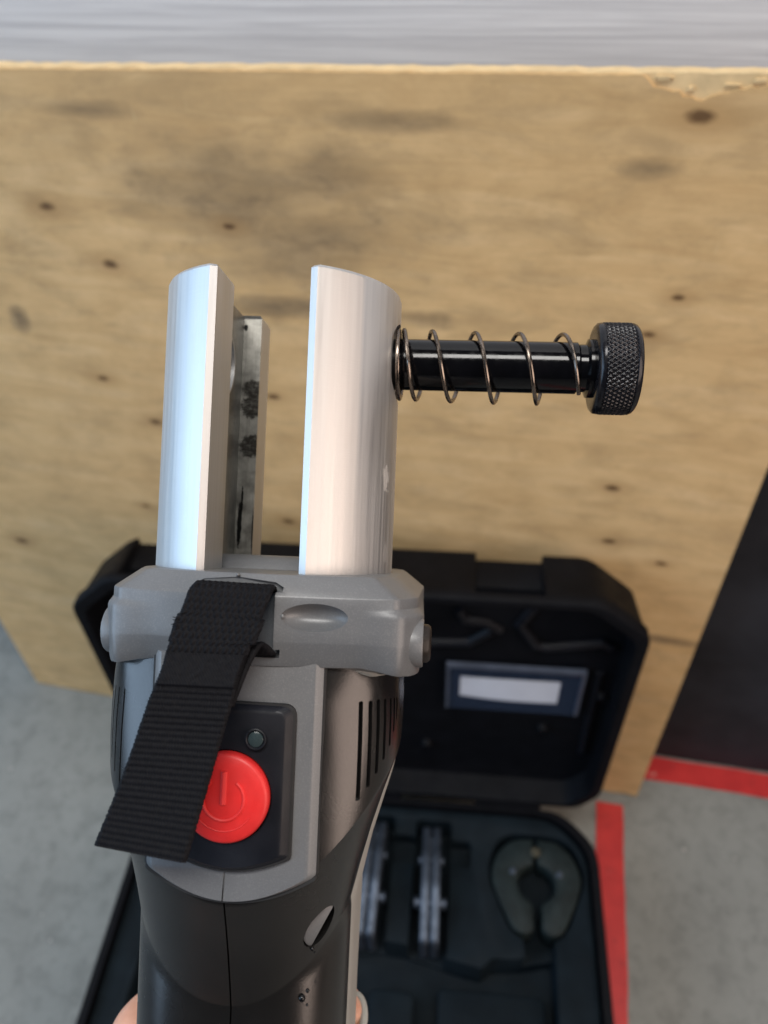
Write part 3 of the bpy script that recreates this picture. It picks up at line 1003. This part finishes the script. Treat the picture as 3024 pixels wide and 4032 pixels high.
# wrist strap: folded webbing, woven above the sewn joint, ribbed below
def strap_mesh(rows, nu, thick, relief):
    """rows: list of (left xyz, right xyz); smooth path between"""
    rows = [(Vector(a), Vector(b)) for a, b in rows]
    n = len(rows)
    # arc length
    S = [0]
    for i in range(1, n): S.append(S[-1] + ((rows[i][0] + rows[i][1]) / 2 - (rows[i - 1][0] + rows[i - 1][1]) / 2).length)
    F_, B_ = [], []
    for i, (a, b) in enumerate(rows):
        p0 = rows[max(0, i - 1)]; p1 = rows[min(n - 1, i + 1)]
        t = ((p1[0] + p1[1]) - (p0[0] + p0[1])).normalized()
        u = (b - a).normalized()
        nn = u.cross(t).normalized()
        if nn.y > 0: nn = -nn
        for j in range(nu + 1):
            w = j / nu
            p = a.lerp(b, w)
            h = relief(S[i], w, S[-1])
            edge = min(1, min(w, 1 - w) / .035)
            F_.append(p + nn * (thick / 2 * (.25 + .75 * edge) + h * edge))
            B_.append(p - nn * (thick / 2 * (.25 + .75 * edge)))
    V = [tuple(v) for v in F_ + B_]
    k = nu + 1; N = n * k
    F = []
    for i in range(n - 1):
        for j in range(nu):
            F.append((i * k + j, i * k + j + 1, (i + 1) * k + j + 1, (i + 1) * k + j))
            F.append((N + i * k + j, N + (i + 1) * k + j, N + (i + 1) * k + j + 1, N + i * k + j + 1))
        F.append((i * k, (i + 1) * k, N + (i + 1) * k, N + i * k))
        F.append((i * k + nu, N + i * k + nu, N + (i + 1) * k + nu, (i + 1) * k + nu))
    for j in range(nu):
        F.append((j, N + j, N + j + 1, j + 1))
        e = (n - 1) * k
        F.append((e + j, e + j + 1, N + e + j + 1, N + e + j))
    return V, F
def spline(ctrl, n):
    C = [Vector(c) for c in ctrl]
    C = [C[0] * 2 - C[1]] + C + [C[-1] * 2 - C[-2]]
    out = []
    m = len(C) - 3
    for i in range(n + 1):
        t = m * i / n
        k = min(int(t), m - 1); f = t - k
        p0, p1, p2, p3 = C[k:k + 4]
        out.append(.5 * ((2 * p1) + (p2 - p0) * f + (2 * p0 - 5 * p1 + 4 * p2 - p3) * f * f + (3 * p1 - p0 - 3 * p2 + p3) * f ** 3))
    return out
Lc = [(-10.8, -36.5, -4.6), (-11.6, -40.2, -3.2), (-12.6, -43.0, -5.0), (-14.2, -45.0, -11.5), (-15.6, -46.8, -18), (-16.8, -47.8, -23), (-19.6, -49.5, -33), (-24.0, -51.0, -49), (-29.2, -53.0, -65.0)]
Rc = [(8.3, -36.5, -4.6), (8.6, -40.0, -3.6), (8.2, -42.6, -5.6), (6.2, -44.6, -12), (4.4, -46.2, -18), (3.2, -47.4, -23), (1.0, -49.5, -33), (-2.4, -52.6, -49), (-6.0, -56.0, -66.3)]
NR = 420
Ls, Rs = spline(Lc, NR), spline(Rc, NR)
JOINT = 24.5
def relief(s, w, total):
    if s < JOINT - 1:      # plain weave
        return .42 * abs(math.sin(s * PI / 1.8)) * (.4 + .6 * math.sin(w * 2 * PI * 13 + PI * (int(s / 1.8) % 2))) - .15
    if s < JOINT + 7:      # sewn overlap
        return .55 + .10 * math.sin(s * 2 * PI / .9) * math.sin(w * 2 * PI * 26) + .12 * mnoise.noise(Vector((s * .8, w * 14, 0)))
    return .42 * (abs(math.sin((s - JOINT) * PI / 1.5)) ** .7 - .6) + .13 * math.sin(w * 2 * PI * 30 + PI * (int((s - JOINT) / 1.5) % 2))
rows = []
for i, (a, b) in enumerate(zip(Ls, Rs)):
    fr_ = .10 * math.sin(i * 1.9) + .10 * rnd.uniform(-1, 1) + .35 * mnoise.noise(Vector((i * .02, 3, 0)))
    bump_ = 0.9 if 150 < i < 205 else 0.0
    u = (b - a).normalized()
    rows.append((a - u * (bump_ * .6 + fr_), b + u * (bump_ + fr_ * .8)))
st = part("wrist_strap", strap_mesh(rows, 96, 1.5, relief), M['web'], None, sharp=80); put(st)
# second layer that runs back into the lower end of the seat
La = spline([(-11.5, -36.6, -20.4), (-12.5, -41, -20.6), (-14, -45, -20.0), (-16.2, -47.0, -24), (-19.2, -48.6, -33.0)], 90)
Ra = spline([(8.6, -36.6, -20.4), (9.2, -39.4, -20.0), (7.0, -42.5, -17.5), (4.6, -45.4, -22), (1.6, -48.4, -32.0)], 90)
put(part("strap_tail", strap_mesh(list(zip(La, Ra)), 60, 1.4, lambda s, w, t: .18 * math.sin(s * 5) * math.sin(w * 2 * PI * 16)), M['web'], None, sharp=80), st)
# loose threads at the sewn joint
for i in range(9):
    k = 150 + rnd.randint(0, 60)
    w = rnd.choice([rnd.uniform(0, .05), rnd.uniform(.95, 1.0), rnd.uniform(.1, .9)])
    p = Ls[k].lerp(Rs[k], w) + Vector((0, -1.5, 0))
    d = Vector((rnd.uniform(-1, 1) + (2 if w > .9 else (-2 if w < .1 else 0)), rnd.uniform(-.8, .2), rnd.uniform(-1, 1))) * .45
    put(part("loose_thread", tube([tuple(p - d * .5), tuple(p + d * .3 + Vector((0, -.3, 0))), tuple(p + d)], .11, 5), M['web'], None), st)

# ------------------------------------------------------------------ the hand that holds the grip
def skin_chain(verts, edges, radii, root=0, sub=2):
    me = bpy.data.meshes.new("hand")
    me.from_pydata([tuple(c * MMS for c in v) for v in verts], edges, [])
    o = bpy.data.objects.new("hand", me)
    COL.objects.link(o)
    o.modifiers.new("s", 'SKIN')
    sv = me.skin_vertices[0].data
    for i, r in enumerate(radii):
        rx, ry = r if isinstance(r, tuple) else (r, r)
        sv[i].radius = (rx * MMS, ry * MMS)
        sv[i].use_root = (i == root)
    m = o.modifiers.new("u", 'SUBSURF'); m.levels = sub; m.render_levels = sub
    bake(o)
    return o
# palm along the left side, fingers round the back, tips at the right rear, thumb across the front below
V = [(-62, 12, -232), (-56, 10, -205), (-50, 8, -182), (-47, 8, -166)]        # wrist, palm spine
E = [(0, 1), (1, 2), (2, 3)]
RAD = [(24, 19), (26, 18), (30, 14), (22, 12)]
V += [(-85, 0, -275), (-120, -20, -345), (-150, -45, -420)]
E += [(0, 4), (4, 5), (5, 6)]
RAD += [(27, 23), (36, 33), (42, 40)]
hand = skin_chain(V, E, RAD, 1)
fz = [-152.5, -170, -187.5, -203]
fr = [8.2, 8.6, 8.2, 7.0]
for z, r in zip(fz, fr):
    q = [(-46, 12, z - 6), (-43, 30, z - 2), (-30, 46.5, z), (-4, 49.0, z + 1), (17, 46.0, z + 2), (25.4, 34.5, z + 2.5), (25.6, 27.5, z + 2.5)]
    f = skin_chain(q, [(i, i + 1) for i in range(len(q) - 1)], [r + 3, r + 1.6, r + .6, r + .4, r - .2, r * .78, r * .5])
    cut(hand, f, 'UNION', 80)
th = [(-48, 0, -190), (-47, -18, -180), (-38, -31, -172), (-20, -34.0, -167), (-6, -32.5, -163)]
f = skin_chain(th, [(i, i + 1) for i in range(4)], [15, 13.5, 10.5, 9.5, 6.5])
cut(hand, f, 'UNION', 80)
m = hand.modifiers.new("r", 'REMESH'); m.mode = 'VOXEL'; m.voxel_size = .0011
bake(hand)
m = hand.modifiers.new("sm", 'SMOOTH'); m.iterations = 8; m.factor = .5
bake(hand)
hand.data.materials.clear(); hand.data.materials.append(M['skin'])
shade(hand, True, 180)
person = empty("person")
person.matrix_world = tool.matrix_world.copy()
tag(person, "bare hand gripping the handle of the press tool from below", "person")
hand.parent = person
hand.name = "hand"
